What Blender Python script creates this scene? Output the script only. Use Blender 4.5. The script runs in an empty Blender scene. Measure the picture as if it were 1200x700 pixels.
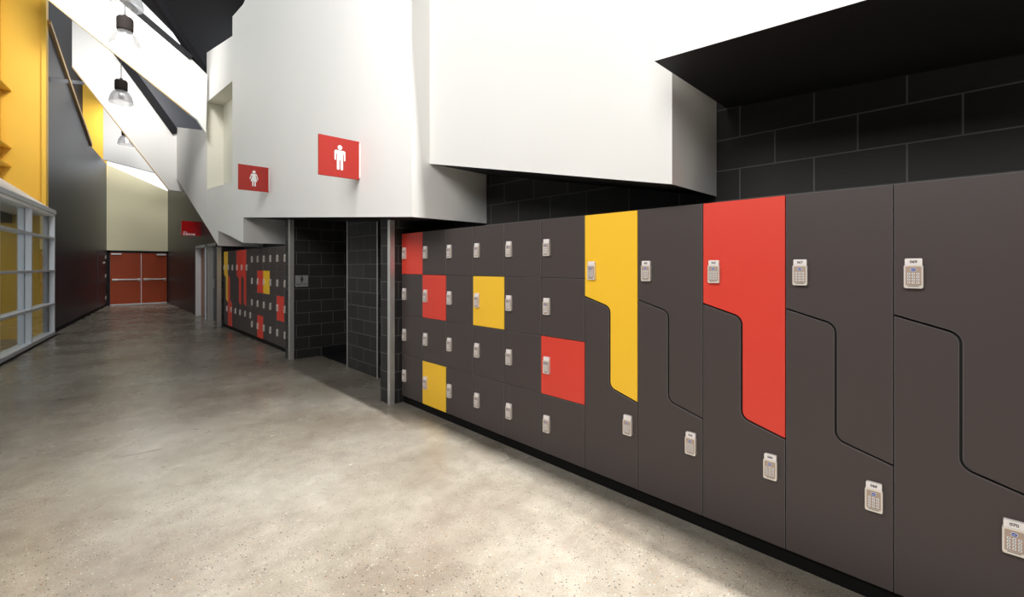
import bpy, bmesh, math, random
from math import sin, cos, pi, radians
from mathutils import Vector, Matrix
from mathutils.geometry import tessellate_polygon

random.seed(4)
SC = bpy.context.scene
COL = SC.collection

# ---------------------------------------------------------------- camera numbers (metres; locker fronts lie on x = 0)
F_PX, YAW, CAMX, CAMZ, HOR = 520.0, radians(44.16), -2.563, 1.524, 312.0
SA, CA = sin(YAW), cos(YAW)


def ray(px):
    u = (px - 600.0) / F_PX
    return SA + u * CA, CA - u * SA


def on_x(px, py, x):
    dx, dy = ray(px)
    s = (x - CAMX) / dx
    return Vector((x, dy * s, CAMZ + (HOR - py) * s / F_PX))


def on_y(px, py, y):
    dx, dy = ray(px)
    s = y / dy
    return Vector((CAMX + dx * s, y, CAMZ + (HOR - py) * s / F_PX))


def on_z(px, py, z):
    dx, dy = ray(px)
    s = (z - CAMZ) * F_PX / (HOR - py)
    return Vector((CAMX + dx * s, dy * s, z))


# the left wall is not parallel to the lockers: the hall narrows towards the far doors
LX, LY, LK = -1.86, 23.0, 0.1346


def left_x(y):
    return LX - LK * (LY - y)


# ---------------------------------------------------------------- materials
MATS = {}


def mat(name, col, rough=0.5, metal=0.0, spec=0.5, noise=None, bump=None, coat=0.0, emit=None):
    m = bpy.data.materials.new(name)
    m.use_nodes = True
    nt = m.node_tree
    b = nt.nodes['Principled BSDF']
    b.inputs['Base Color'].default_value = (*col, 1)
    b.inputs['Roughness'].default_value = rough
    b.inputs['Metallic'].default_value = metal
    b.inputs['Specular IOR Level'].default_value = spec
    b.inputs['Coat Weight'].default_value = coat
    if emit:
        b.inputs['Emission Color'].default_value = (*emit[0], 1)
        b.inputs['Emission Strength'].default_value = emit[1]
    geo = nt.nodes.new('ShaderNodeNewGeometry')
    if noise:
        scale, amt = noise
        n = nt.nodes.new('ShaderNodeTexNoise')
        n.inputs['Scale'].default_value = scale
        n.inputs['Detail'].default_value = 4
        nt.links.new(geo.outputs['Position'], n.inputs['Vector'])
        mx = nt.nodes.new('ShaderNodeMix')
        mx.data_type = 'RGBA'
        mx.inputs[6].default_value = (*[c * (1 - amt) for c in col], 1)
        mx.inputs[7].default_value = (*[min(1, c * (1 + amt)) for c in col], 1)
        nt.links.new(n.outputs['Fac'], mx.inputs[0])
        nt.links.new(mx.outputs[2], b.inputs['Base Color'])
    if bump:
        scale, st = bump
        n = nt.nodes.new('ShaderNodeTexNoise')
        n.inputs['Scale'].default_value = scale
        nt.links.new(geo.outputs['Position'], n.inputs['Vector'])
        bp = nt.nodes.new('ShaderNodeBump')
        bp.inputs['Strength'].default_value = st
        bp.inputs['Distance'].default_value = 0.002
        nt.links.new(n.outputs['Fac'], bp.inputs['Height'])
        nt.links.new(bp.outputs['Normal'], b.inputs['Normal'])
    MATS[name] = m
    return m


def block_mat(name, axis, shift):
    """dark concrete blocks 390 x 190 with paler joints; axis = the world axis the courses run along"""
    m = bpy.data.materials.new(name)
    m.use_nodes = True
    nt = m.node_tree
    L = nt.links.new
    b = nt.nodes['Principled BSDF']
    b.inputs['Roughness'].default_value = 0.62
    b.inputs['Specular IOR Level'].default_value = 0.3
    geo = nt.nodes.new('ShaderNodeNewGeometry')
    sep = nt.nodes.new('ShaderNodeSeparateXYZ')
    L(geo.outputs['Position'], sep.inputs[0])
    au = nt.nodes.new('ShaderNodeMath'); au.inputs[1].default_value = 40.0 + shift
    L(sep.outputs[axis], au.inputs[0])
    az = nt.nodes.new('ShaderNodeMath'); az.inputs[1].default_value = 20.0 - 0.15
    L(sep.outputs['Z'], az.inputs[0])
    cmb = nt.nodes.new('ShaderNodeCombineXYZ')
    L(au.outputs[0], cmb.inputs[0]); L(az.outputs[0], cmb.inputs[1])
    br = nt.nodes.new('ShaderNodeTexBrick')
    br.offset = 0.5; br.offset_frequency = 2
    br.inputs['Scale'].default_value = 1.0
    br.inputs['Brick Width'].default_value = 0.4
    br.inputs['Row Height'].default_value = 0.2
    br.inputs['Mortar Size'].default_value = 0.0045
    br.inputs['Mortar Smooth'].default_value = 0.3
    br.inputs['Color1'].default_value = (0.023, 0.0215, 0.021, 1)
    br.inputs['Color2'].default_value = (0.032, 0.030, 0.029, 1)
    br.inputs['Mortar'].default_value = (0.12, 0.117, 0.113, 1)
    L(cmb.outputs[0], br.inputs['Vector'])
    L(br.outputs['Color'], b.inputs['Base Color'])
    nz = nt.nodes.new('ShaderNodeTexNoise'); nz.inputs['Scale'].default_value = 90
    L(geo.outputs['Position'], nz.inputs['Vector'])
    ad = nt.nodes.new('ShaderNodeMath'); ad.operation = 'MULTIPLY_ADD'
    ad.inputs[1].default_value = -1.0
    L(br.outputs['Fac'], ad.inputs[0]); L(nz.outputs['Fac'], ad.inputs[2])
    bp = nt.nodes.new('ShaderNodeBump'); bp.inputs['Strength'].default_value = 0.5
    bp.inputs['Distance'].default_value = 0.003
    L(ad.outputs[0], bp.inputs['Height']); L(bp.outputs['Normal'], b.inputs['Normal'])
    MATS[name] = m
    return m


def floor_mat():
    m = bpy.data.materials.new('polished_concrete')
    m.use_nodes = True
    nt = m.node_tree
    L = nt.links.new
    b = nt.nodes['Principled BSDF']
    geo = nt.nodes.new('ShaderNodeNewGeometry')

    def noise(scale, detail=5, rough=0.55):
        n = nt.nodes.new('ShaderNodeTexNoise')
        n.inputs['Scale'].default_value = scale
        n.inputs['Detail'].default_value = detail
        n.inputs['Roughness'].default_value = rough
        L(geo.outputs['Position'], n.inputs['Vector'])
        return n

    def ramp(src, stops):
        r = nt.nodes.new('ShaderNodeValToRGB')
        el = r.color_ramp.elements
        while len(el) < len(stops):
            el.new(0.5)
        for e, (p, c) in zip(el, stops):
            e.position = p
            e.color = (*c, 1)
        L(src, r.inputs[0])
        return r

    def mix(fac, a, c, blend='MIX'):
        x = nt.nodes.new('ShaderNodeMix'); x.data_type = 'RGBA'; x.blend_type = blend
        if isinstance(fac, (int, float)):
            x.inputs[0].default_value = fac
        else:
            L(fac, x.inputs[0])
        L(a, x.inputs[6]); L(c, x.inputs[7])
        return x.outputs[2]

    big = ramp(noise(0.75, 6).outputs['Fac'], [(0.34, (0.165, 0.140, 0.110)), (0.52, (0.240, 0.219, 0.182)), (0.68, (0.300, 0.284, 0.245))])
    mid = ramp(noise(7, 6, 0.65).outputs['Fac'], [(0.3, (0.80, 0.79, 0.78)), (0.7, (1.12, 1.12, 1.12))])
    base = mix(1.0, big.outputs[0], mid.outputs[0], 'MULTIPLY')
    fine = ramp(noise(150, 2).outputs['Fac'], [(0.3, (0.80, 0.79, 0.77)), (0.7, (1.15, 1.15, 1.16))])
    base = mix(1.0, base, fine.outputs[0], 'MULTIPLY')
    # exposed aggregate: sparse dark, pale and rusty stones of irregular size
    for scale, seed_shift, thr, colr, soft in ((70, 0, 0.87, (0.035, 0.033, 0.032), 0.03), (120, 3.3, 0.85, (0.07, 0.06, 0.055), 0.03),
                                              (60, 7.7, 0.94, (0.22, 0.13, 0.075), 0.04), (95, 5.1, 0.93, (0.40, 0.38, 0.34), 0.03)):
        v = nt.nodes.new('ShaderNodeTexVoronoi')
        v.inputs['Scale'].default_value = scale
        ad = nt.nodes.new('ShaderNodeVectorMath'); ad.inputs[1].default_value = (seed_shift, seed_shift * 2, 0)
        L(geo.outputs['Position'], ad.inputs[0])
        L(ad.outputs[0], v.inputs['Vector'])
        sp = nt.nodes.new('ShaderNodeSeparateColor')
        L(v.outputs['Color'], sp.inputs[0])
        pick = nt.nodes.new('ShaderNodeMath'); pick.operation = 'GREATER_THAN'; pick.inputs[1].default_value = thr
        L(sp.outputs[0], pick.inputs[0])
        near = nt.nodes.new('ShaderNodeMath'); near.operation = 'LESS_THAN'; near.inputs[1].default_value = 0.30
        L(v.outputs['Distance'], near.inputs[0])
        both = nt.nodes.new('ShaderNodeMath'); both.operation = 'MULTIPLY'
        L(pick.outputs[0], both.inputs[0]); L(near.outputs[0], both.inputs[1])
        dim = nt.nodes.new('ShaderNodeMath'); dim.operation = 'MULTIPLY'; dim.inputs[1].default_value = 0.75
        L(both.outputs[0], dim.inputs[0])
        rgb = nt.nodes.new('ShaderNodeRGB'); rgb.outputs[0].default_value = (*colr, 1)
        base = mix(dim.outputs[0], base, rgb.outputs[0])
    L(base, b.inputs['Base Color'])
    rr = ramp(noise(1.3, 4).outputs['Fac'], [(0.3, (0.21,) * 3), (0.7, (0.33,) * 3)])
    L(rr.outputs[0], b.inputs['Roughness'])
    b.inputs['Specular IOR Level'].default_value = 0.45
    MATS['polished_concrete'] = m
    return m


def glass_mat(name, tint, refl=0.08, rough=0.0, body=0.0):
    """thin sheet: mostly clear, a little mirror, optional milky body"""
    m = bpy.data.materials.new(name)
    m.use_nodes = True
    nt = m.node_tree
    L = nt.links.new
    nt.nodes.remove(nt.nodes['Principled BSDF'])
    out = nt.nodes['Material Output']
    tr = nt.nodes.new('ShaderNodeBsdfTransparent'); tr.inputs[0].default_value = (*tint, 1)
    gl = nt.nodes.new('ShaderNodeBsdfGlossy'); gl.inputs['Roughness'].default_value = rough
    lw = nt.nodes.new('ShaderNodeLayerWeight'); lw.inputs[0].default_value = 0.35
    mp = nt.nodes.new('ShaderNodeMapRange'); mp.inputs[3].default_value = refl; mp.inputs[4].default_value = 0.55
    L(lw.outputs['Fresnel'], mp.inputs[0])
    mx = nt.nodes.new('ShaderNodeMixShader')
    L(mp.outputs[0], mx.inputs[0]); L(tr.outputs[0], mx.inputs[1]); L(gl.outputs[0], mx.inputs[2])
    last = mx.outputs[0]
    if body:
        df = nt.nodes.new('ShaderNodeBsdfTranslucent'); df.inputs[0].default_value = (0.9, 0.9, 0.92, 1)
        m2 = nt.nodes.new('ShaderNodeMixShader'); m2.inputs[0].default_value = body
        L(last, m2.inputs[1]); L(df.outputs[0], m2.inputs[2])
        last = m2.outputs[0]
    L(last, out.inputs['Surface'])
    MATS[name] = m
    return m


WHITE = mat('white_plaster', (0.80, 0.79, 0.765), 0.6, spec=0.25, noise=(1.2, 0.015), bump=(60, 0.06))
SOFFIT = mat('black_soffit', (0.010, 0.010, 0.011), 0.6, spec=0.2, noise=(3, 0.1))
BEIGE = mat('cream_plaster', (0.70, 0.66, 0.46), 0.6, spec=0.2, noise=(1.5, 0.02))
EDGE = mat('laminate_edge_highlight', (0.20, 0.19, 0.19), 0.5, noise=(80, 0.05))  # paler bevel colour on charcoal doors, paints in their edge highlights
NICHE = mat('niche_plaster', (0.70, 0.68, 0.585), 0.6, spec=0.2, noise=(1.5, 0.02))
GREY = mat('charcoal_laminate', (0.071, 0.057, 0.055), 0.45, spec=0.25, noise=(400, 0.10))
RED = mat('red_laminate', (0.74, 0.060, 0.038), 0.40, spec=0.35, noise=(300, 0.05))
YELLOW = mat('yellow_laminate', (1.0, 0.58, 0.036), 0.40, spec=0.35, noise=(300, 0.04))
CARC = mat('black_carcass', (0.012, 0.012, 0.012), 0.6)
PLINTH = mat('black_plinth', (0.006, 0.006, 0.006), 0.6, spec=0.15, noise=(40, 0.1))
SILVER = mat('pearl_metal', (0.80, 0.74, 0.68), 0.35, metal=0.25, noise=(200, 0.05))
FACEP = mat('beige_keypad_face', (0.46, 0.34, 0.27), 0.4, metal=0.1, noise=(200, 0.05))
TAB = mat('pale_number_tab', (0.88, 0.82, 0.80), 0.22, spec=0.6, noise=(50, 0.02))
KEYM = mat('white_key', (0.82, 0.82, 0.83), 0.3, noise=(90, 0.02))
INK = mat('dark_ink', (0.03, 0.03, 0.04), 0.5, noise=(90, 0.05))
BLUE = mat('blue_badge', (0.03, 0.09, 0.42), 0.3, noise=(90, 0.05))
BLOCKX = block_mat('block_face_along_hall', 'Y', 0.18)
BLOCKY = block_mat('block_face_across_hall', 'X', 0.03)
STEEL = mat('brushed_steel', (0.62, 0.61, 0.59), 0.36, metal=0.6, noise=(30, 0.08))
ALU = mat('anodised_aluminium', (0.66, 0.69, 0.74), 0.35, metal=0.25, noise=(20, 0.04))
DARKWALL = mat('dark_steel_cladding', (0.026, 0.028, 0.040), 0.42, spec=0.55, noise=(0.9, 0.18))
FARDARK = mat('dark_brown_paint', (0.045, 0.041, 0.040), 0.42, spec=0.4, noise=(0.9, 0.12))
YPAINT = mat('yellow_paint', (0.74, 0.44, 0.055), 0.45, spec=0.3, noise=(2, 0.03))
TAN = mat('tan_edge_trim', (0.50, 0.33, 0.15), 0.5, noise=(8, 0.08))
BLACKST = mat('black_steel', (0.008, 0.008, 0.010), 0.7, spec=0.2, noise=(8, 0.1))
ROOFM = mat('dark_roof_lining', (0.013, 0.013, 0.017), 0.65, spec=0.2, noise=(1.5, 0.15))
REDDOOR = mat('rust_red_door', (0.31, 0.045, 0.009), 0.45, spec=0.4, noise=(3, 0.05))
SIGNRED = mat('sign_red', (0.42, 0.028, 0.020), 0.38, spec=0.4, noise=(20, 0.03))
SIGNGLASS = mat('deep_red_acrylic', (0.40, 0.010, 0.012), 0.15, spec=0.6, noise=(20, 0.03))
SIGNWHITE = mat('sign_white', (0.86, 0.86, 0.86), 0.4, noise=(20, 0.02))
PLATE = mat('grey_sign_plate', (0.42, 0.42, 0.41), 0.4, metal=0.3, noise=(40, 0.04))
STRUT = mat('dull_grey_steel', (0.10, 0.11, 0.13), 0.5, noise=(8, 0.1))
PINK = mat('pale_pink_door', (0.50, 0.24, 0.18), 0.45, noise=(3, 0.05))
NAVY = mat('blue_grey_door', (0.075, 0.08, 0.10), 0.4, noise=(3, 0.06))
PALE = mat('pale_painted_jamb', (0.66, 0.68, 0.70), 0.4, noise=(3, 0.03))
TILE = mat('black_wet_area_vinyl', (0.014, 0.014, 0.015), 0.35, noise=(60, 0.2))
GEAR = mat('dark_lamp_housing', (0.016, 0.013, 0.012), 0.8, spec=0.1, noise=(30, 0.1))
FLOORM = floor_mat()
GLASS = glass_mat('clear_glass', (0.93, 0.96, 0.96), 0.03)
DOME = glass_mat('prismatic_lamp_glass', (0.93, 0.93, 0.94), 0.10, 0.15, body=0.30)


# ---------------------------------------------------------------- mesh helpers
def link(name, bm, mats, parent=None, smooth=False, bevel=0.0):
    bmesh.ops.remove_doubles(bm, verts=bm.verts, dist=1e-6)
    bmesh.ops.recalc_face_normals(bm, faces=bm.faces)
    me = bpy.data.meshes.new(name)
    if smooth:
        for f in bm.faces:
            f.smooth = True
    bm.to_mesh(me)
    bm.free()
    if not isinstance(mats, (list, tuple)):
        mats = [mats]
    for m in mats:
        me.materials.append(m)
    o = bpy.data.objects.new(name, me)
    COL.objects.link(o)
    if parent is not None:
        o.parent = parent
    if bevel:
        bv = o.modifiers.new('bevel', 'BEVEL')
        bv.width = bevel
        bv.segments = 2
        bv.limit_method = 'ANGLE'
    return o


def box(bm, x0, x1, y0, y1, z0, z1, mi=0):
    v = [bm.verts.new(p) for p in ((x0, y0, z0), (x1, y0, z0), (x1, y1, z0), (x0, y1, z0), (x0, y0, z1), (x1, y0, z1), (x1, y1, z1), (x0, y1, z1))]
    for q in ((0, 3, 2, 1), (4, 5, 6, 7), (0, 1, 5, 4), (1, 2, 6, 5), (2, 3, 7, 6), (3, 0, 4, 7)):
        f = bm.faces.new([v[i] for i in q])
        f.material_index = mi


def hexa(bm, lo, hi, mi=0):
    """solid between two polygons with matching corners"""
    a = [bm.verts.new(p) for p in lo]
    b = [bm.verts.new(p) for p in hi]
    n = len(a)
    fs = [bm.faces.new(list(reversed(a))), bm.faces.new(b)]
    for i in range(n):
        j = (i + 1) % n
        fs.append(bm.faces.new((a[i], a[j], b[j], b[i])))
    for f in fs:
        f.material_index = mi
    return fs


def bar(bm, p, q, w, h, mi=0, up=Vector((0, 0, 1))):
    p, q = Vector(p), Vector(q)
    d = (q - p).normalized()
    s = d.cross(up)
    if s.length < 1e-4:
        s = d.cross(Vector((1, 0, 0)))
    s.normalize()
    t = s.cross(d).normalized()
    c = [(-w / 2, -h / 2), (w / 2, -h / 2), (w / 2, h / 2), (-w / 2, h / 2)]
    hexa(bm, [p + s * a + t * b for a, b in c], [q + s * a + t * b for a, b in c], mi)


def lathe(bm, prof, n=32, cx=0, cy=0, mi=0):
    rings = []
    for r, z in prof:
        if r < 1e-5:
            rings.append([bm.verts.new((cx, cy, z))])
        else:
            rings.append([bm.verts.new((cx + r * cos(2 * pi * i / n), cy + r * sin(2 * pi * i / n), z)) for i in range(n)])
    for a, b in zip(rings, rings[1:]):
        for i in range(n):
            j = (i + 1) % n
            vs = []
            for v in ((a[i % len(a)], a[j % len(a)], b[j % len(b)], b[i % len(b)])):
                if v not in vs:
                    vs.append(v)
            if len(vs) > 2:
                bm.faces.new(vs).material_index = mi


def tag(o, label, cat, group=None):
    o['label'] = label
    o['category'] = cat
    if group:
        o['group'] = group
    return o


def structure(o):
    o['kind'] = 'structure'
    return o


def empty(name, loc=(0, 0, 0), rz=0.0):
    o = bpy.data.objects.new(name, None)
    o.empty_display_size = 0.1
    COL.objects.link(o)
    o.location = loc
    o.rotation_euler = (0, 0, rz)
    return o


def child(name, mesh, parent, loc=(0, 0, 0)):
    o = bpy.data.objects.new(name, mesh)
    COL.objects.link(o)
    o.parent = parent
    o.location = loc
    return o


def text_into(bm, s, size, M, mi, bold=0.0):
    cu = bpy.data.curves.new('txt', 'FONT')
    cu.body = s
    cu.size = size
    cu.align_x = 'CENTER'
    cu.align_y = 'CENTER'
    cu.extrude = 0.0006
    cu.offset = bold
    cu.resolution_u = 3
    ob = bpy.data.objects.new('txt', cu)
    COL.objects.link(ob)
    bpy.context.view_layer.update()
    me = bpy.data.meshes.new_from_object(ob.evaluated_get(bpy.context.evaluated_depsgraph_get()))
    me.transform(M)
    k = len(bm.faces)
    bm.from_mesh(me)
    bm.faces.ensure_lookup_table()
    for f in bm.faces[k:]:
        f.material_index = mi
    bpy.data.objects.remove(ob)
    bpy.data.curves.remove(cu)
    bpy.data.meshes.remove(me)


# ---------------------------------------------------------------- floor
bm = bmesh.new()
box(bm, -7.0, 0.62, -6.0, 23.2, -0.15, 0.0)
structure(link('floor', bm, FLOORM))
bm = bmesh.new()
box(bm, 0.36, 3.2, 4.64, 7.68, -0.15, 0.003)
structure(link('floor_restroom', bm, TILE))
# sawn joint in the slab
bm = bmesh.new()
a, b = on_z(128, 538.5, 0), on_z(190, 526.5, 0)
bar(bm, (a.x, a.y, 0.0002), (b.x, b.y, 0.0002), 0.004, 0.001)
structure(link('trim_floor_joint', bm, INK))

# ---------------------------------------------------------------- right side: block walls and piers
ZB0, ROWH, WCOL = 0.085, 0.45, 0.4171
XBACK = 0.457
RUN1_Y, RUN2_Y = 4.402, 12.985         # far ends of the two locker runs
N1, N2 = 12, 12
PIER = -0.13


def block_solid(name, x0, x1, y0, y1, z0, z1):
    b_ = bmesh.new()
    box(b_, x0, x1, y0, y1, z0, z1)
    b_.normal_update()
    for f in b_.faces:
        f.material_index = 0 if abs(f.normal.x) > 0.5 else 1
    return structure(link(name, b_, [BLOCKX, BLOCKY]))


block_solid('wall_right', XBACK, XBACK + 0.2, -6.0, RUN1_Y + 0.02, 0, 7.5)
block_solid('wall_right_pier', PIER, XBACK + 0.2, RUN1_Y + 0.02, 4.64, 0, 2.35)
block_solid('wall_right_screen', 0.33, 0.53, 5.60, 6.56, 0, 2.35)
block_solid('wall_right_return', PIER, 3.0, 7.68, 7.90, 0, 2.5)
block_solid('wall_right_recess', XBACK, XBACK + 0.2, 7.90, RUN2_Y + 0.03, 0, 7.5)
block_solid('wall_right_end_pier', PIER, XBACK + 0.2, RUN2_Y + 0.03, RUN2_Y + 0.25, 0, 2.3)
block_solid('wall_restroom_back', 2.2, 2.4, 4.1, 7.68, 0, 2.5)
block_solid('wall_restroom_side', XBACK + 0.2, 2.2, 4.40, 4.64, 0, 2.5)
bm = bmesh.new()
box(bm, 0.33, 2.4, 4.40, 7.90, 2.5, 2.6)
structure(link('ceiling_restroom', bm, SOFFIT))
bm = bmesh.new()
box(bm, 0.375, 2.2, 7.655, 7.68, 0.0, 0.15)
structure(link('baseboard_restroom', bm, TILE))


def corner_guard(name, x, y, ztop, leg=0.055):
    b_ = bmesh.new()
    box(b_, x - 0.006, x, y - 0.006, y + leg, 0, ztop)
    box(b_, x, x + leg, y - 0.006, y, 0, ztop)
    return structure(link(name, b_, STEEL))


corner_guard('trim_1', PIER, RUN1_Y + 0.02, 2.03, 0.05)
corner_guard('trim_2', PIER, 7.68, 2.28, 0.06)
corner_guard('trim_3', PIER, RUN2_Y + 0.03, 2.0, 0.08)
bm = bmesh.new()
box(bm, 0.322, 0.332, 6.545, 6.566, 0, 2.35)
box(bm, 0.322, 0.332, 5.594, 5.612, 0, 2.35)
structure(link('trim_4', bm, STEEL))

# ---------------------------------------------------------------- lockers
DT = 0.019                               # door thickness
GAP = 0.0024


def carcass_mesh(doors):
    b_ = bmesh.new()
    z1 = ZB0 + 4 * ROWH
    box(b_, DT + 0.001, 0.45, -WCOL, 0, ZB0, z1)
    return b_


def door_bm(z0, z1):
    b_ = bmesh.new()
    box(b_, 0, DT, -WCOL + GAP, -GAP, z0 + GAP, z1 - GAP)
    bmesh.ops.bevel(b_, geom=list(b_.edges), offset=0.0013, segments=1, affect='EDGES', material=1)
    return b_


def z_curve(off):
    """the stepped joint between the two interlocking doors, shifted sideways by off (v right, z up)"""
    pts = [(0, 1.308), (WCOL / 2, 1.246), (WCOL / 2, 0.705), (WCOL, 0.645)]
    R = 0.052
    out = [Vector(pts[0])]
    for i in (1, 2):
        p, c, q = Vector(pts[i - 1]), Vector(pts[i]), Vector(pts[i + 1])
        d1, d2 = (p - c).normalized(), (q - c).normalized()
        half = math.acos(max(-1, min(1, d1.dot(d2)))) / 2
        t = R / math.tan(half)
        ctr = c + (d1 + d2).normalized() * (R / sin(half))
        s0, s1 = c + d1 * t - ctr, c + d2 * t - ctr
        a0, a1 = math.atan2(s0.y, s0.x), math.atan2(s1.y, s1.x)
        da = (a1 - a0 + pi) % (2 * pi) - pi
        for k in range(9):
            a_ = a0 + da * k / 8
            out.append(ctr + Vector((cos(a_), sin(a_))) * R)
    out.append(Vector(pts[3]))
    res = []
    for i, p in enumerate(out):
        d = (out[min(i + 1, len(out) - 1)] - out[max(i - 1, 0)]).normalized()
        n = Vector((-d.y, d.x))          # towards the upper / right door
        res.append(p + n * off)
    return res


def z_door_bm(upper):
    ztop = ZB0 + 4 * ROWH
    if upper:
        c = z_curve(0.0052)
        c[0].x = GAP; c[-1].x = WCOL - GAP
        poly = [(GAP, ztop - GAP)] + [tuple(p) for p in c] + [(WCOL - GAP, ztop - GAP)]
    else:
        c = z_curve(-0.0052)
        c[0].x = GAP; c[-1].x = WCOL - GAP
        poly = [(GAP, ZB0 + GAP), (WCOL - GAP, ZB0 + GAP)] + [tuple(p) for p in reversed(c)]
    b_ = bmesh.new()
    hexa(b_, [(0, -v, z) for v, z in poly], [(DT, -v, z) for v, z in poly])
    bmesh.ops.recalc_face_normals(b_, faces=b_.faces)
    es = [e for e in b_.edges if e.is_manifold and e.calc_face_angle() > 1.0]
    bmesh.ops.bevel(b_, geom=es, offset=0.0013, segments=1, affect='EDGES', material=1)
    return b_


def mesh_of(bm, mats, name):
    bmesh.ops.recalc_face_normals(bm, faces=bm.faces)
    me = bpy.data.meshes.new(name)
    bm.to_mesh(me)
    bm.free()
    for m in (mats if isinstance(mats, (list, tuple)) else [mats]):
        me.materials.append(m)
    return me


def round_rect(w, h, r, cz=0.0, n=5, arch=0.0):
    pts = []
    for sx, sz, a0 in ((1, 1, 0), (-1, 1, pi / 2), (-1, -1, pi), (1, -1, 1.5 * pi)):
        for k in range(n):
            a_ = a0 + (pi / 2) * k / (n - 1)
            pts.append((sx * (w / 2 - r) + r * cos(a_), cz + sz * (h / 2 - r) + r * sin(a_)))
    return [(p[0], p[1] + (arch * (1 - (2 * p[0] / w) ** 2) if p[1] > cz else -arch * (1 - (2 * p[0] / w) ** 2))) for p in pts]


def slab(bm, pts, d0, d1, mi=0):
    """plate standing off the door: pts are (right, up), d is the stand-off towards the hall"""
    hexa(bm, [(-d0, -v, z) for v, z in pts], [(-d1, -v, z) for v, z in pts], mi)


def lock_body():
    b_ = bmesh.new()
    slab(b_, round_rect(0.062, 0.098, 0.006, -0.016, arch=0.003), 0.0, 0.019)
    slab(b_, round_rect(0.062, 0.098, 0.006, -0.016, arch=0.003), 0.019, 0.0192)
    bmesh.ops.recalc_face_normals(b_, faces=b_.faces)
    slab(b_, round_rect(0.050, 0.080, 0.003, -0.013), 0.0185, 0.0205, 1)
    slab(b_, [(-0.018, -0.0575), (0.018, -0.0575), (0.018, -0.0555), (-0.018, -0.0555)], 0.0185, 0.0203, 2)
    return mesh_of(b_, [SILVER, FACEP, INK], 'keypad_lock')


def tab_bm():
    b_ = bmesh.new()
    slab(b_, round_rect(0.056, 0.034, 0.004, 0.044, arch=0.003), 0.0, 0.015)
    return b_


def key_mesh():
    b_ = bmesh.new()
    slab(b_, round_rect(0.0095, 0.0085, 0.002, 0, n=3), 0.020, 0.0232)
    slab(b_, [(-0.0016, -0.002), (0.0016, -0.002), (0.0016, 0.002), (-0.0016, 0.002)], 0.0230, 0.0234, 1)
    return mesh_of(b_, [KEYM, INK], 'key')


def badge_mesh():
    b_ = bmesh.new()
    ring = [(0.0095 * cos(2 * pi * i / 20), 0.0078 * sin(2 * pi * i / 20)) for i in range(20)]
    slab(b_, ring, 0.020, 0.0215, 0)
    slab(b_, [(x_ * 0.82, z_ * 0.82) for x_, z_ in ring], 0.0215, 0.0222, 1)
    slab(b_, [(-0.004, -0.0012), (-0.001, 0.002), (0.001, 0.0005), (0.004, 0.002), (0.004, 0.0005), (0.001, -0.0015), (-0.001, 0.0), (-0.004, -0.0028)], 0.0221, 0.0226, 0)
    return mesh_of(b_, [KEYM, BLUE], 'badge')


M_LOCK, M_KEY, M_BADGE = lock_body(), key_mesh(), badge_mesh()
M_TAB = mesh_of(tab_bm(), [TAB, INK], 'number_tab')
TEXT_M = lambda v, d, z: Matrix(((0, 0, -1, -d), (-1, 0, 0, -v), (0, 1, 0, z), (0, 0, 0, 1)))


def tab_with(num):
    b_ = tab_bm()
    text_into(b_, num, 0.016, TEXT_M(0, 0.0152, 0.047), 1, 0.0004)
    return mesh_of(b_, [TAB, INK], 'number_tab')


def small_lock_mesh():
    """for the far lockers, a few pixels each: body, face, tab and keys in one small mesh"""
    b_ = bmesh.new()
    slab(b_, round_rect(0.062, 0.098, 0.006, -0.016, n=3), 0.0, 0.019)
    slab(b_, round_rect(0.050, 0.080, 0.003, -0.013, n=3), 0.0185, 0.0205, 1)
    slab(b_, round_rect(0.056, 0.034, 0.004, 0.044, n=3), 0.0, 0.015, 2)
    for r in range(4):
        for c in range(3):
            v, z = (c - 1) * 0.0145, -0.003 - r * 0.0125
            slab(b_, [(v - 0.0045, z - 0.004), (v + 0.0045, z - 0.004), (v + 0.0045, z + 0.004), (v - 0.0045, z + 0.004)], 0.0204, 0.0225, 2)
    return mesh_of(b_, [SILVER, FACEP, TAB], 'keypad_lock')


M_SMALL = small_lock_mesh()


def add_lock(parent, v, z, detail, num=None):
    if not detail:
        return child('keypad_lock', M_SMALL, parent, (0, -v, z))
    lk = child('keypad_lock', M_LOCK, parent, (0, -v, z))
    child('number_tab', tab_with(num) if num else M_TAB, lk)
    child('badge', M_BADGE, lk, (0, 0, 0.0135))
    if detail > 1:
        for r in range(4):
            for c in range(3):
                child('key', M_KEY, lk, (0, -(c - 1) * 0.0145, -0.004 - r * 0.0125))
    else:
        kb = bmesh.new()
        for r in range(4):
            for c in range(3):
                v_, z_ = (c - 1) * 0.0145, -0.004 - r * 0.0125
                slab(kb, [(v_ - 0.0045, z_ - 0.004), (v_ + 0.0045, z_ - 0.004), (v_ + 0.0045, z_ + 0.004), (v_ - 0.0045, z_ + 0.004)], 0.020, 0.0232)
        child('keypad', mesh_of(kb, [KEYM], 'keypad'), lk)
    return lk


M_CARC = mesh_of(carcass_mesh(4), [CARC], 'carcass')
CMAT = {'g': GREY, 'r': RED, 'y': YELLOW}
CWORD = {'g': 'charcoal', 'r': 'red', 'y': 'yellow'}
M_DOOR, M_ZUP, M_ZLOW = {}, {}, {}
for k_, m_ in CMAT.items():
    for r_ in range(4):
        M_DOOR[k_, r_] = mesh_of(door_bm(ZB0 + (3 - r_) * ROWH, ZB0 + (4 - r_) * ROWH), [m_, EDGE if k_ == 'g' else m_], 'door')
    M_ZUP[k_] = mesh_of(z_door_bm(True), [m_, EDGE if k_ == 'g' else m_], 'door')
    M_ZLOW[k_] = mesh_of(z_door_bm(False), [m_, EDGE if k_ == 'g' else m_], 'door')
ROWWORD = ['top', 'second', 'third', 'bottom']


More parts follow.
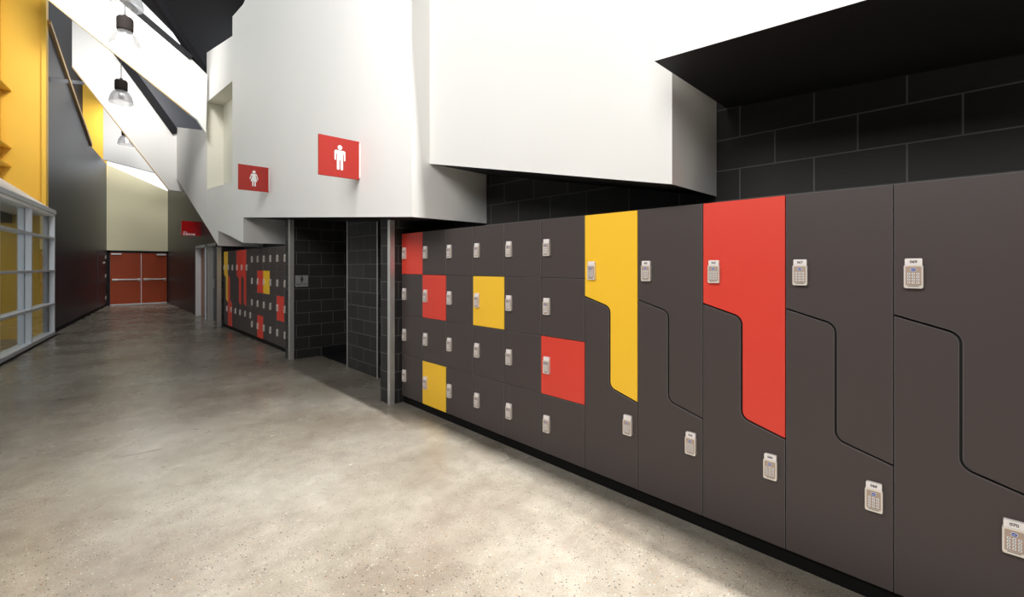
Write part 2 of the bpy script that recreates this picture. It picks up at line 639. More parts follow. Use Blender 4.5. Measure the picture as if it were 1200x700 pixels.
def box_column(y_far, cols, label, group, detail):
    t = tag(empty('four_door_locker', (0, y_far, 0)), label, 'lockers', group)
    child('carcass', M_CARC, t)
    for r in range(4):
        d = child('door', M_DOOR[cols[r], r], t)
        if cols[r] != 'g':
            d['label'] = '%s locker door, %s of four' % (CWORD[cols[r]], ROWWORD[r])
        add_lock(t, 0.066, ZB0 + (3.5 - r) * ROWH + 0.008, detail)
    return t


def z_column(y_far, cols, label, group, detail, nums=(None, None)):
    t = tag(empty('interlocking_locker', (0, y_far, 0)), label, 'lockers', group)
    child('carcass', M_CARC, t)
    d = child('door', M_ZUP[cols[0]], t)
    d['label'] = '%s upper door stepping down on the right' % CWORD[cols[0]]
    d = child('door', M_ZLOW[cols[1]], t)
    d['label'] = '%s lower door stepping up on the left' % CWORD[cols[1]]
    add_lock(t, 0.066, 1.495, detail, nums[0])
    add_lock(t, WCOL - 0.066, 0.49, detail, nums[1])
    return t


G1, G2 = 'lockers in the near run', 'lockers in the far run'
near_box = [
    ('rggg', 'charcoal locker column with red top door, beside the block pier'),
    ('grgy', 'locker column with red second door and yellow bottom door, near run'),
    ('gggg', 'all-charcoal four-door column between red-and-yellow column and single-yellow-door column, near run'),
    ('gygg', 'locker column with one yellow door, second from top, in the near run'),
    ('gggg', 'all-charcoal four-door column between single-yellow-door column and red-third-door column, near run'),
    ('ggrg', 'locker column with red third door, beside the yellow interlocking locker, near run'),
]
near_z = [
    ('yg', 'interlocking two-door locker with large yellow upper door, near run', (None, None)),
    ('gg', 'all-charcoal interlocking locker between the yellow one and the red one', ('063', '064')),
    ('rg', 'interlocking two-door locker with large red upper door, near run', ('065', '066')),
    ('gg', 'all-charcoal interlocking locker marked 067 and 068, right beside the red one', ('067', '068')),
    ('gg', 'all-charcoal interlocking locker marked 069 and 070, at the right edge of the photo', ('069', '070')),
]
for i, (c, lb) in enumerate(near_box):
    box_column(RUN1_Y - i * WCOL, c, lb, G1, 1)
for i, (c, lb, nm) in enumerate(near_z):
    z_column(RUN1_Y - (6 + i) * WCOL, c, lb, G1, 2, nm)
far_z = [
    ('yg', 'farthest interlocking locker, yellow upper door, beside the end pier of the far run'),
    ('gr', 'interlocking locker with red lower door, far run'),
    ('gg', 'all-charcoal interlocking locker between the red-lower-door one and two red-upper-door ones'),
    ('rg', 'far-run interlocking locker with red upper door, farther of the two side by side'),
    ('rg', 'far-run interlocking locker with red upper door, nearer of the two side by side'),
    ('gg', 'all-charcoal interlocking locker between red upper doors and the four-door columns, far run'),
]
far_box = [
    ('gggg', 'all-charcoal four-door column next to the far interlocking lockers'),
    ('grgr', 'far-run locker column with red second door and red bottom door'),
    ('gygg', 'far-run locker column with one yellow door, second from top'),
    ('gggg', 'all-charcoal far-run column between the yellow-door column and the red-third-door column'),
    ('ggrg', 'far-run locker column with red third door'),
    ('gggg', 'all-charcoal far-run column right beside the steel post of the restroom entry'),
]
for i, (c, lb) in enumerate(far_z):
    z_column(RUN2_Y - i * WCOL, c, lb, G2, 0)
for i, (c, lb) in enumerate(far_box):
    box_column(RUN2_Y - (6 + i) * WCOL, c, lb, G2, 0)
for y1, y0, lb in ((RUN1_Y, RUN1_Y - 11 * WCOL, 'long black plinth under the near run of lockers'),
                   (RUN2_Y, RUN2_Y - 12 * WCOL, 'long black plinth under the far run of lockers')):
    bm = bmesh.new()
    box(bm, 0.03, 0.43, y0, y1, 0.0, ZB0)
    tag(link('locker_plinth', bm, PLINTH), lb, 'plinth')

# ---------------------------------------------------------------- folded white bulkhead above the lockers
def bulkhead(name, xf0, xf1, y0, y1, zb0, zb1, zt0, zt1, xb=XBACK):
    """y0/xf0/zb0/zt0 = near end, y1... = far end"""
    b_ = bmesh.new()
    fr = [(xf0, y0, zb0), (xf1, y1, zb1), (xf1, y1, zt1), (xf0, y0, zt0)]
    bk = [(xb, p[1], p[2]) for p in fr]
    hexa(b_, fr, bk)
    bmesh.ops.recalc_face_normals(b_, faces=b_.faces)
    b_.normal_update()
    for f in b_.faces:
        f.material_index = 1 if f.normal.z < -0.3 else 0
    return structure(link(name, b_, [WHITE, SOFFIT]))


TOPZ = 7.5
bulkhead('wall_right_bulkhead', -0.50, -0.50, -6.0, 1.10, 2.10, 2.553, TOPZ, TOPZ)
bulkhead('wall_right_bulkhead', -0.175, -0.24, 1.165, 3.49, 1.985, 2.475, TOPZ, TOPZ)
bulkhead('wall_right_bulkhead', -0.50, -0.50, 1.10, 3.49, 4.3, 4.3, TOPZ, TOPZ, -0.25)  # unseen lip, added to cast a straight shadow edge on the floor
bulkhead('wall_right_bulkhead', -0.43, -0.43, 3.49, 9.27, 1.967, 2.415, TOPZ, 6.33)
bulkhead('wall_right_bulkhead', -0.43, -0.43, 9.27, 10.08, 1.95, 2.09, 6.33, 6.43)
# with the niche: a panel under it, a panel over it and its lining
bulkhead('wall_right_bulkhead', -0.42, -0.42, 10.08, 11.39, 2.09, 2.30, 3.17, 3.27)
bulkhead('wall_right_bulkhead', -0.42, -0.42, 11.39, 12.62, 1.965, 2.46, 3.27, 3.36)
bulkhead('wall_right_bulkhead', -0.42, -0.42, 10.08, 12.62, 5.18, 5.42, 6.06, 6.60).data.materials[1] = NICHE
bulkhead('wall_right_niche', -0.09, -0.09, 10.08, 12.62, 3.17, 3.36, 5.18, 5.42)
bulkhead('wall_right_bulkhead', -0.42, -0.42, 12.63, 17.3, 2.46, 4.28, 4.75, 5.88)
bm = bmesh.new()
box(bm, -0.419, XBACK - 0.001, 12.60, 12.63, 3.36, 6.58)
structure(link('wall_right_niche_reveal', bm, [NICHE, NICHE]))
for o in [o for o in bpy.data.objects if o.name == 'wall_right_niche']:
    o.data.materials[0] = NICHE
    o.data.materials[1] = NICHE

# ---------------------------------------------------------------- dark far wall on the right, with two doorways
bm = bmesh.new()
Y0F, YA, YB, YC, YD = RUN2_Y + 0.25, 13.42, 14.85, 15.15, 16.62
ZF = 2.12
box(bm, 0.0, 0.2, YD, 23.0, 0, 4.9)
box(bm, 0.0, 0.2, Y0F, YD, ZF, 4.9)
box(bm, 0.0, 0.2, YB, YC, 0, ZF)
box(bm, 0.0, 0.2, Y0F, YA, 0, ZF)
structure(link('wall_right_far', bm, FARDARK))


def hall_door(name, y0, y1, leaf, leafmat, framemat):
    r = structure(empty(name, (0, (y0 + y1) / 2, 0)))
    off = (y0 + y1) / 2
    b_ = bmesh.new()
    for ya, yb in ((y0, y0 + 0.06), (y1 - 0.06, y1)):
        box(b_, -0.035, 0.21, ya - off, yb - off, 0, ZF)
    box(b_, -0.035, 0.21, y0 - off, y1 - off, ZF - 0.05, ZF + 0.02)
    link('door_frame', b_, framemat, r)
    b_ = bmesh.new()
    box(b_, 0.10, 0.145, y0 + 0.06 - off, y1 - 0.06 - off, 0.01, ZF - 0.05)
    lf = link('door_leaf', b_, leafmat, r)
    b_ = bmesh.new()
    hy = (y0 + 0.16 - off) if leaf == 'near' else (y1 - 0.2 - off)
    box(b_, 0.045, 0.10, hy, hy + 0.025, 0.92, 1.16)
    link('door_handle', b_, STEEL, lf)
    b_ = bmesh.new()
    box(b_, 0.097, 0.101, (y0 + y1) / 2 - 0.12 - off, (y0 + y1) / 2 + 0.12 - off, 1.5, 1.68)
    link('door_plate', b_, PLATE, lf)
    return r


hall_door('door_2', YC, YD, 'near', PINK, PALE)
hall_door('door_3', YA, YB, 'far', NAVY, STEEL)

# ---------------------------------------------------------------- end wall and its double doors
YE = 23.0
bm = bmesh.new()
pl = [(-1.95, 0), (0.02, 0), (0.02, 4.60), (-1.95, 5.46)]
hexa(bm, [(x, YE, z) for x, z in pl], [(x, YE + 0.2, z) for x, z in pl])
structure(link('wall_far', bm, BEIGE))
DX0, DX1, DZ = -1.80, 0.0, 2.06
r = structure(empty('door_1', ((DX0 + DX1) / 2, YE, 0)))
oc = (DX0 + DX1) / 2
bm = bmesh.new()
box(bm, DX0 - oc - 0.06, DX0 - oc + 0.03, -0.06, 0, 0, DZ + 0.07)
box(bm, DX1 - oc - 0.03, DX1 - oc + 0.02, -0.06, 0, 0, DZ + 0.07)
box(bm, DX0 - oc - 0.06, DX1 - oc + 0.02, -0.06, 0, DZ - 0.01, DZ + 0.07)
link('door_frame', bm, BLACKST, r)
w2 = (DX1 - DX0) / 2
for k, (xa, xb) in enumerate(((DX0 - oc + 0.035, 0.055), (0.065, DX1 - oc - 0.035))):
    bm = bmesh.new()
    box(bm, xa, xb, -0.05, -0.005, 0.012, DZ - 0.02)
    lf = link('door_leaf', bm, REDDOOR, r, bevel=0.003)
    bm = bmesh.new()
    box(bm, xa + 0.06, xb - 0.05, -0.10, -0.075, 0.97, 1.02)
    box(bm, xa + 0.05, xa + 0.22, -0.085, -0.05, 0.95, 1.03)
    box(bm, xb - 0.11, xb - 0.03, -0.085, -0.05, 0.94, 1.04)
    link('push_bar', bm, STEEL, lf, bevel=0.006)
    bm = bmesh.new()
    cx = xa + 0.18 if k == 0 else xb - 0.18
    box(bm, cx - 0.15, cx + 0.15, -0.10, -0.05, DZ - 0.10, DZ - 0.045)
    link('door_closer', bm, PALE, lf, bevel=0.006)
    bm = bmesh.new()
    box(bm, xa, xb, -0.058, -0.05, 0.012, 0.05)
    link('weather_strip', bm, PALE, lf)
    if k == 0:
        bm = bmesh.new()
        box(bm, xb - 0.012, xb + 0.010, -0.056, -0.02, 0.02, DZ - 0.03)
        link('meeting_strip', bm, ALU, lf)

# ---------------------------------------------------------------- left wall
LANG = math.atan(LK)                      # the wall's tilt away from the y axis


def Lp(y, off=0.0, z=0.0):
    """point on the left wall line at y; off > 0 moves into the hall"""
    return Vector((left_x(y) + off * cos(LANG), y - off * sin(LANG), z))


def left_solid(b_, prof, o0, o1, mi=0):
    """prof = (y, z) outline on the left wall, solid from offset o0 to o1"""
    return hexa(b_, [Lp(y, o0, z) for y, z in prof], [Lp(y, o1, z) for y, z in prof], mi)


YJ = 13.82                                # far jamb of the near yellow recess
SILL = [(YJ + 0.03, 6.80), (15.9, 6.23), (19.25, 5.34), (22.95, 5.42)]
bm = bmesh.new()
left_solid(bm, [(YJ + 0.06, 0), (22.99, 0)] + list(reversed(SILL)), -0.12, 0.0)
structure(link('wall_left', bm, DARKWALL))
bm = bmesh.new()
left_solid(bm, [(YJ + 0.2, 0), (22.95, 0), (22.95, 0.09), (YJ + 0.2, 0.09)], 0.0, 0.012)
structure(link('baseboard_left', bm, BLACKST))
# flush dark door near the far end of the left wall
dr = structure(empty('door_4'))
bm = bmesh.new()
left_solid(bm, [(20.75, 0.01), (22.55, 0.01), (22.55, 2.05), (20.75, 2.05)], 0.0, 0.012)
link('door_leaf', bm, DARKWALL, dr)
for z in (0.28, 1.10, 1.80):
    bm = bmesh.new()
    left_solid(bm, [(22.53, z), (22.63, z), (22.63, z + 0.12), (22.53, z + 0.12)], 0.0, 0.03)
    link('hinge', bm, STEEL, dr)
bm = bmesh.new()
left_solid(bm, [(22.0, 1.62), (22.25, 1.62), (22.25, 1.68), (22.0, 1.68)], 0.012, 0.05)
link('push_plate', bm, STEEL, dr)
# diagonal tan edge of the upper recess
bm = bmesh.new()
for (ya, za), (yb, zb) in zip(SILL[:2], SILL[1:3]):
    bar(bm, Lp(ya, -0.02, za), Lp(yb, -0.02, zb), 0.16, 0.10)
structure(link('trim_5', bm, TAN))
bm = bmesh.new()
left_solid(bm, [(YJ + 0.06, 6.0), (23.1, 4.5), (23.1, 10.5), (YJ + 0.06, 10.5)], -0.80, -0.66)
structure(link('wall_left_recess', bm, ROOFM))
bm = bmesh.new()
hexa(bm, [Lp(22.95, -0.70, 4.9), Lp(22.95, 0.0, 4.9), Lp(22.95, 0.0, 10.5), Lp(22.95, -0.70, 10.5)],
     [Lp(23.1, -0.70, 4.9), Lp(23.1, 0.0, 4.9), Lp(23.1, 0.0, 10.5), Lp(23.1, -0.70, 10.5)])
structure(link('wall_left_reveal', bm, YPAINT))
# steel strut across the upper recess
bm = bmesh.new()


def on_left(y, off, py):
    p = Lp(y, off)
    return Vector((p.x, p.y, CAMZ + (HOR - py) * ((p.x - CAMX) * SA + p.y * CA) / F_PX))


bar(bm, on_left(14.0, 0.02, 93), on_left(18.3, 0.02, 97.5), 0.03, 0.09)
structure(link('trim_6', bm, STRUT))

# the hall goes on behind the camera: left wall with a big unseen window, added for side light, and a closed end
bm = bmesh.new()
for ya, yb, za, zb in ((-6.0, 6.0, 0, 3.7), (-6.0, 6.0, 7.2, 7.6), (-6.0, -2.4, 3.7, 7.2), (4.8, 6.0, 3.7, 7.2)):
    left_solid(bm, [(ya, za), (yb, za), (yb, zb), (ya, zb)], -0.15, 0.0)
left_solid(bm, [(5.9, 0), (6.05, 0), (6.05, 7.6), (5.9, 7.6)], -1.5, 0.0)
structure(link('wall_left_near', bm, DARKWALL))
bm = bmesh.new()
box(bm, -6.2, 0.7, -6.15, -6.0, 0, 7.6)
structure(link('wall_back', bm, WHITE))

# near yellow recess over the glazed screen
WOFF = -0.66
bm = bmesh.new()
hexa(bm, [Lp(YJ, -1.5, 0), Lp(YJ, -0.06, 0), Lp(YJ, -0.06, 8.0), Lp(YJ, -1.5, 8.0)],
     [Lp(YJ + 0.12, -1.5, 0), Lp(YJ + 0.12, -0.06, 0), Lp(YJ + 0.12, -0.06, 8.0), Lp(YJ + 0.12, -1.5, 8.0)])
hexa(bm, [Lp(YJ - 0.10, -0.06, 2.72), Lp(YJ - 0.10, 0.01, 2.72), Lp(YJ - 0.10, 0.01, 8.0), Lp(YJ - 0.10, -0.06, 8.0)],
     [Lp(YJ + 0.10, -0.06, 2.72), Lp(YJ + 0.10, 0.01, 2.72), Lp(YJ + 0.10, 0.01, 8.0), Lp(YJ + 0.10, -0.06, 8.0)])
structure(link('wall_left_jamb', bm, YPAINT))
bm = bmesh.new()                          # sloping white sill
YS0 = 6.0
prof = [(0.10, 2.74), (WOFF, 3.34), (WOFF, 2.60), (0.10, 2.60)]
hexa(bm, [Lp(YS0, o, z) for o, z in prof], [Lp(YJ, o, z) for o, z in prof])
structure(link('trim_7', bm, WHITE))
# window over the sill: yellow posts and deep transoms, open glazing to the sky
wn = structure(empty('window_2'))
for y in (7.0, 9.2, 11.4, 13.65):
    bm = bmesh.new()
    hexa(bm, [Lp(y, WOFF - 0.10, 3.30), Lp(y, WOFF, 3.30), Lp(y, WOFF, 8.0), Lp(y, WOFF - 0.10, 8.0)],
         [Lp(y + 0.16, WOFF - 0.10, 3.30), Lp(y + 0.16, WOFF, 3.30), Lp(y + 0.16, WOFF, 8.0), Lp(y + 0.16, WOFF - 0.10, 8.0)])
    link('window_post', bm, YPAINT, wn)
for z in (3.58, 3.97, 5.16):
    bm = bmesh.new()
    left_solid(bm, [(6.0, z), (YJ - 0.004, z), (YJ - 0.004, z + 0.03), (6.0, z + 0.03)], WOFF - 0.08, WOFF + 0.15)
    link('transom', bm, YPAINT, wn)
bm = bmesh.new()
left_solid(bm, [(6.0, 3.3), (YJ, 3.3), (YJ, 8.0), (6.0, 8.0)], WOFF - 0.05, WOFF - 0.044)
link('glass_pane', bm, GLASS, wn)

# ---------------------------------------------------------------- glazed screen on the left
OFFS = 0.10
win = structure(empty('window_1'))
MULL = [14.0, 12.2, 10.4, 8.6, 6.8]
for y in MULL:
    bm = bmesh.new()
    for o0, o1 in ((OFFS - 0.085, OFFS), (OFFS - 0.18, OFFS - 0.095)):
        hexa(bm, [Lp(y - 0.05, o0, 0), Lp(y - 0.05, o1, 0), Lp(y - 0.05, o1, 2.70), Lp(y - 0.05, o0, 2.70)],
             [Lp(y, o0, 0), Lp(y, o1, 0), Lp(y, o1, 2.70), Lp(y, o0, 2.70)])
    hexa(bm, [Lp(y - 0.045, OFFS - 0.1, 0), Lp(y - 0.045, OFFS - 0.08, 0), Lp(y - 0.045, OFFS - 0.08, 2.70), Lp(y - 0.045, OFFS - 0.1, 2.70)],
         [Lp(y, OFFS - 0.1, 0), Lp(y, OFFS - 0.08, 0), Lp(y, OFFS - 0.08, 2.70), Lp(y, OFFS - 0.1, 2.70)], 1)
    link('mullion', bm, [ALU, BLACKST], win)
for z, h in ((0.0, 0.09), (0.68, 0.04), (1.40, 0.04), (2.11, 0.04)):
    bm = bmesh.new()
    left_solid(bm, [(6.0, z), (14.0, z), (14.0, z + h), (6.0, z + h)], OFFS - 0.17, OFFS + 0.004)
    link('rail', bm, ALU, win)
bm = bmesh.new()
left_solid(bm, [(6.0, 2.66), (14.03, 2.66), (14.03, 2.745), (6.0, 2.745)], OFFS - 0.2, OFFS + 0.015)
link('head_rail', bm, ALU, win)
for y0, y1 in zip(MULL[1:], MULL[:-1]):
    bm = bmesh.new()
    left_solid(bm, [(y0, 0.05), (y1 - 0.05, 0.05), (y1 - 0.05, 2.68), (y0, 2.68)], OFFS - 0.093, OFFS - 0.087)
    link('glass_pane', bm, GLASS, win)
bm = bmesh.new()
left_solid(bm, [(6.0, 0), (14.02, 0), (14.02, 0.025), (6.0, 0.025)], -0.1, OFFS + 0.03)
structure(link('trim_8', bm, BLACKST))
bm = bmesh.new()
left_solid(bm, [(6.0, 2.42), (YJ, 2.42), (YJ, 2.62), (6.0, 2.62)], -0.9, -0.5)
structure(link('ceiling_lobby', bm, BLACKST))

# ---------------------------------------------------------------- white angled baffles across the hall
def baffle(name, y, pts, thick=0.10):
    b_ = bmesh.new()
    w = [on_y(px, py, y) for px, py in pts]
    hexa(b_, [(p.x, y, p.z) for p in w], [(p.x, y + thick, p.z) for p in w])
    return structure(link(name, b_, WHITE))


Y1, Y2, Y3 = 12.3, 17.25, 21.4
baffle('ceiling_baffle', Y1, [(56, -2), (222, 133), (231, 140), (241.5, 156), (243, 88), (226, 71), (149, 7), (120, -18), (49, -40)])
baffle('ceiling_baffle', Y2, [(84.5, 78), (198, 222.5), (216, 225), (207, 157), (142, 69), (110, 30), (84.5, 4)])
baffle('ceiling_baffle', Y3, [(121, 187), (200, 207.5), (200, 170), (121, 90)])


def px_bar(b_, y, p, q, w, h):
    bar(b_, on_y(*p, y), on_y(*q, y), w, h)


bm = bmesh.new()
px_bar(bm, Y1 - 0.03, (142, -2), (224, 68), 0.10, 0.10)
structure(link('trim_9', bm, BLACKST))
bm = bmesh.new()
px_bar(bm, Y2 - 0.04, (138, 62), (206, 156), 0.12, 0.20)
structure(link('trim_10', bm, BLACKST))
bm = bmesh.new()
px_bar(bm, Y1 - 0.012, (58, 0.5), (222, 133.5), 0.03, 0.025)
structure(link('trim_11', bm, TAN))
bm = bmesh.new()
px_bar(bm, Y2 - 0.012, (84.5, 78.5), (198, 223), 0.03, 0.025)
structure(link('trim_12', bm, TAN))
# dark gable behind the second baffle
bm = bmesh.new()
gp = [(-1.9, 7.5), (-1.9, 7.3), (-0.3, 4.9), (0.4, 4.9), (0.4, 7.5)]
hexa(bm, [(x, Y2 + 0.12, z) for x, z in gp], [(x, Y2 + 0.22, z) for x, z in gp])
structure(link('wall_gable', bm, DARKWALL))
# raking brace under the roof
bm = bmesh.new()
pA, pB = on_z(181, -4, 7.4), on_y(239, 84, 12.75)
bar(bm, pA, pB, 0.14, 0.14)
structure(link('trim_13', bm, BLACKST))

# ---------------------------------------------------------------- roof with skylights
RZ = 7.55
lx = left_x
PIECES = [
    [(-6.0, -6.0), (1.5, -6.0), (1.5, 0.5), (-6.0, 0.5)],
    [(-6.0, 0.5), (-3.0, 0.5), (-3.0, 6.8), (-6.0, 6.8)], [(-1.0, 0.5), (1.5, 0.5), (1.5, 6.8), (-1.0, 6.8)],
    [(-6.0, 6.8), (1.5, 6.8), (1.5, 8.0), (-6.0, 8.0)],
    [(-6.0, 8.0), (-3.2, 8.0), (-3.0, 12.0), (-6.0, 12.0)], [(-0.9, 8.0), (1.5, 8.0), (1.5, 12.0), (-0.9, 12.0)],
    [(-6.0, 12.0), (1.5, 12.0), (1.5, 12.8), (-6.0, 12.8)],
    [(-6.0, 12.8), (-2.75, 12.8), (-2.73, 13.9), (-6.0, 13.9)],
    [(-1.75, 12.8), (1.5, 12.8), (1.5, 14.9), (-0.52, 14.9)],
    [(-0.52, 14.9), (1.5, 14.9), (1.5, 17.24), (-0.9, 17.24)],
    [(-2.30, 17.38), (1.5, 17.38), (1.5, 17.9), (-2.30, 17.9)],
    [(-0.4, 17.9), (1.5, 17.9), (1.5, 23.6), (-0.4, 23.6)],
    [(-1.9, 21.2), (-0.4, 21.2), (-0.4, 21.55), (-1.9, 21.55)],
]
bm = bmesh.new()
for pc in PIECES:
    hexa(bm, [(x, y, RZ) for x, y in pc], [(x, y, RZ + 0.15) for x, y in pc])
structure(link('ceiling', bm, ROOFM))

# ---------------------------------------------------------------- signs
def sign_fig(b_, male, s, M, mi, d0=0.0, d1=0.002):
    """pictogram about 0.52*s tall; local x right, z up, facing -y"""
    def add(pts):
        hexa(b_, [M @ Vector((x * s, -d0, z * s)) for x, z in pts], [M @ Vector((x * s, -d1, z * s)) for x, z in pts], mi)
    add([(0.062 * cos(2 * pi * i / 20), 0.262 + 0.062 * sin(2 * pi * i / 20)) for i in range(20)])
    if male:
        add([(-0.112, 0.185), (0.112, 0.185), (0.135, 0.175), (0.146, 0.15), (0.146, 0.09), (-0.146, 0.09), (-0.146, 0.15), (-0.135, 0.175)])
        add([(-0.082, 0.09), (0.082, 0.09), (0.082, -0.07), (-0.082, -0.07)])
        for sg in (-1, 1):
            add([(sg * 0.105, 0.09), (sg * 0.146, 0.09), (sg * 0.146, -0.06), (sg * 0.138, -0.08), (sg * 0.113, -0.08), (sg * 0.105, -0.06)])
            add([(sg * 0.015, -0.07), (sg * 0.082, -0.07), (sg * 0.082, -0.31), (sg * 0.070, -0.33), (sg * 0.027, -0.33), (sg * 0.015, -0.31)])
    else:
        add([(-0.085, 0.185), (0.085, 0.185), (0.105, 0.17), (0.113, 0.145), (0.062, 0.10), (-0.062, 0.10), (-0.113, 0.145), (-0.105, 0.17)])
        add([(-0.062, 0.10), (0.062, 0.10), (0.125, -0.13), (-0.125, -0.13)])
        for sg in (-1, 1):
            add([(sg * 0.085, 0.125), (sg * 0.113, 0.145), (sg * 0.165, -0.03), (sg * 0.150, -0.05), (sg * 0.130, -0.04)])
            add([(sg * 0.014, -0.13), (sg * 0.068, -0.13), (sg * 0.068, -0.32), (sg * 0.058, -0.33), (sg * 0.024, -0.33), (sg * 0.014, -0.32)])


def blade_sign(male, x0, x1, y, z0, z1, label):
    t = tag(empty('restroom_sign', (x1, y, z0)), label, 'sign')
    b_ = bmesh.new()
    box(b_, x0 - x1, -0.006, -0.012, 0.012, 0, z1 - z0)
    link('panel', b_, SIGNRED, t, bevel=0.0015)
    b_ = bmesh.new()
    sign_fig(b_, male, (z1 - z0) * 0.96, Matrix.Translation(((x0 - x1) / 2, -0.012, (z1 - z0) / 2)), 0)
    link('pictogram', b_, SIGNWHITE, t)
    b_ = bmesh.new()
    box(b_, -0.008, 0.002, -0.02, 0.02, 0.02, z1 - z0 - 0.02)
    link('bracket', b_, SIGNWHITE, t)
    return t


pR, pL = on_x(421, 189, -0.43), None
yM = on_x(421, 167, -0.43).y
blade_sign(True, on_y(373, 180, yM).x, -0.43, yM, 2.443, 2.850, "red blade sign with white man pictogram, jutting from white bulkhead")
yW = on_x(315, 197, -0.43).y
blade_sign(False, on_y(279, 200, yW).x, -0.43, yW, 2.690, 3.078, "red blade sign with white woman pictogram, jutting from white bulkhead")
# deep red hall sign on the far dark wall
yH = 15.9
t = tag(empty('hall_sign', (0, yH, 2.41)), 'deep red blade sign lettered ALL PURPOSE on the far dark wall', 'sign')
bm = bmesh.new()
xl = on_y(212.5, 268, yH).x
box(bm, xl, -0.002, -0.012, 0.012, 0, 0.43)
link('panel', bm, SIGNGLASS, t, bevel=0.002)
bm = bmesh.new()
MT = lambda x, z: Matrix(((1, 0, 0, x), (0, 0, -1, -0.0125), (0, 1, 0, z), (0, 0, 0, 1)))
text_into(bm, 'ALL', 0.062, MT(xl + 0.09, 0.108), 0)
text_into(bm, 'PURPOSE', 0.072, MT(xl + 0.185, 0.04), 0, 0.002)
link('lettering', bm, SIGNWHITE, t)
# small grey plate on the block return
yP = 7.68
pa, pb = on_y(346, 323, yP), on_y(361, 335.8, yP)
t = tag(empty('toilet_sign', ((pa.x + pb.x) / 2, yP, (pa.z + pb.z) / 2)), 'small grey toilet plate with black figure on dark block wall', 'sign')
hw, hh = abs(pb.x - pa.x) / 2, abs(pa.z - pb.z) / 2
bm = bmesh.new()
box(bm, -hw, hw, -0.006, 0, -hh, hh)
link('plate', bm, PLATE, t, bevel=0.001)
bm = bmesh.new()
sign_fig(bm, False, hh * 1.9, Matrix.Translation((0, -0.006, hh * 0.28)), 0, 0, 0.001)
link('pictogram', bm, INK, t)
bm = bmesh.new()
MP = Matrix(((1, 0, 0, 0), (0, 0, -1, -0.0063), (0, 1, 0, -hh * 0.58), (0, 0, 0, 1)))
text_into(bm, 'FEMALE TOILET', hh * 0.27, MP, 0, 0.0003)
link('lettering', bm, INK, t)

# ---------------------------------------------------------------- pendant lamps
def pendant(x, y, z, d, label):
    t = tag(empty('pendant_lamp', (x, y, z)), label, 'lamp', 'pendant lamps along the hall')
    r_ = d / 2
    b_ = bmesh.new()
    prof = [(r_ * 1.02, 0.0), (r_ * 1.03, 0.03), (r_, 0.045), (r_ * 0.97, 0.10), (r_ * 0.86, 0.19), (r_ * 0.66, 0.27), (r_ * 0.36, 0.325), (r_ * 0.30, 0.33)]
    lathe(b_, prof, 40)
    link('glass_dome', b_, DOME, t, smooth=True)
    b_ = bmesh.new()
    lathe(b_, [(0, 0.31), (0.115, 0.31), (0.125, 0.33), (0.125, 0.53), (0.105, 0.56), (0.03, 0.565), (0.03, 0.61), (0, 0.61)], 28)
    link('gear_housing', b_, GEAR, t, smooth=False)
    b_ = bmesh.new()
    lathe(b_, [(0, 0.10), (0.04, 0.115), (0.055, 0.16), (0.045, 0.24), (0.03, 0.31), (0, 0.311)], 18)
    link('bulb', b_, SIGNWHITE, t, smooth=True)
    b_ = bmesh.new()
    lathe(b_, [(0.0, 0.60), (0.008, 0.60), (0.008, RZ - z), (0, RZ - z)], 8)
    link('suspension_rod', b_, BLACKST, t)
    return t


def pend_at(px, py_rim, s, d, label):
    dx, dy = ray(px)
    pendant(CAMX + dx * s, dy * s, CAMZ + (HOR - py_rim) * s / F_PX, d, label)


pend_at(149, 8.5, 7.3, 0.42, 'glass pendant lamp cut by the top edge, nearest of four')
pend_at(146.5, 56, 8.25, 0.46, 'glass pendant lamp with dark housing, second from the nearest, upper white baffle behind')
pend_at(142, 121, 10.9, 0.46, 'glass pendant lamp hanging in front of the lower white baffle, third from the nearest')
pend_at(148, 170, 15.2, 0.46, 'farthest glass pendant lamp, half hidden behind the lower white baffle')

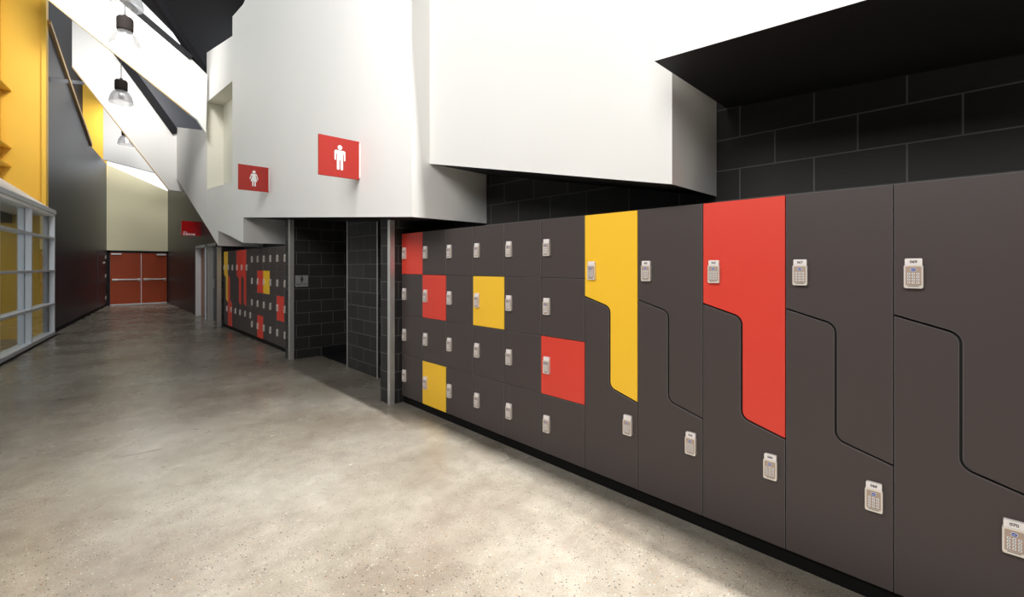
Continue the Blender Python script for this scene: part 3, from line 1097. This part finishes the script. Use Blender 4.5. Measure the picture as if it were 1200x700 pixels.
# ---------------------------------------------------------------- light
w = bpy.data.worlds.new('overcast_sky')
SC.world = w
w.use_nodes = True
bg = w.node_tree.nodes['Background']
bg.inputs[0].default_value = (0.95, 0.98, 1.0, 1)
bg.inputs[1].default_value = 1.25


def area(name, loc, sx, sy, power, rot=(0, 0, 0), col=(1, 0.98, 0.95), spread=180):
    l = bpy.data.lights.new(name, 'AREA')
    l.shape = 'RECTANGLE'
    l.size, l.size_y = sx, sy
    l.energy = power
    l.spread = radians(spread)
    l.color = col
    o = bpy.data.objects.new(name, l)
    COL.objects.link(o)
    o.location = loc
    o.rotation_euler = rot
    return o


area('added_overhead_strip', (-0.74, 0.6, 7.45), 0.14, 6.0, 430, spread=70)  # added strip below the closed roof, no skylight there; brightens the near floor
area('skylight_middle', (-2.2, 8.9, 7.3), 1.4, 1.0, 85, (radians(68), 0, 0), spread=80)
area('skylight_third', (-1.6, 13.6, 7.3), 1.4, 1.0, 48, (radians(68), 0, 0), spread=90)
area('skylight_fourth', (-1.3, 18.4, 7.2), 1.4, 1.0, 40, (radians(60), 0, 0), spread=110)
area('skylight_end', (-1.0, 22.0, 7.4), 1.4, 0.8, 125, (radians(25), 0, 0))
area('recess_daylight', (-5.2, 10.0, 5.4), 7.0, 3.6, 45, (0, radians(-90), 0))
area('added_side_daylight', (-5.6, 0.8, 5.5), 3.2, 6.5, 455, (0, radians(-84), 0))  # added light at the unseen side window, set high to brighten the bulkhead

# ---------------------------------------------------------------- camera and view
cam = bpy.data.cameras.new('camera')
cam.sensor_fit = 'HORIZONTAL'
cam.sensor_width = 36.0
cam.lens = F_PX / 1200.0 * 36.0
cam.shift_y = -(350.0 - HOR) / 1200.0
cam.clip_start = 0.05
co = bpy.data.objects.new('camera', cam)
COL.objects.link(co)
co.location = (CAMX, 0, CAMZ)
co.rotation_euler = (radians(90), 0, -YAW)
SC.camera = co
SC.view_settings.view_transform = 'Standard'
SC.view_settings.look = 'None'
SC.view_settings.gamma = 1.0
SC.view_settings.use_curve_mapping = False
SC.view_settings.exposure = 0.0
SC.cycles.use_denoising = True
SC.cycles.max_bounces = 10
SC.cycles.transparent_max_bounces = 16
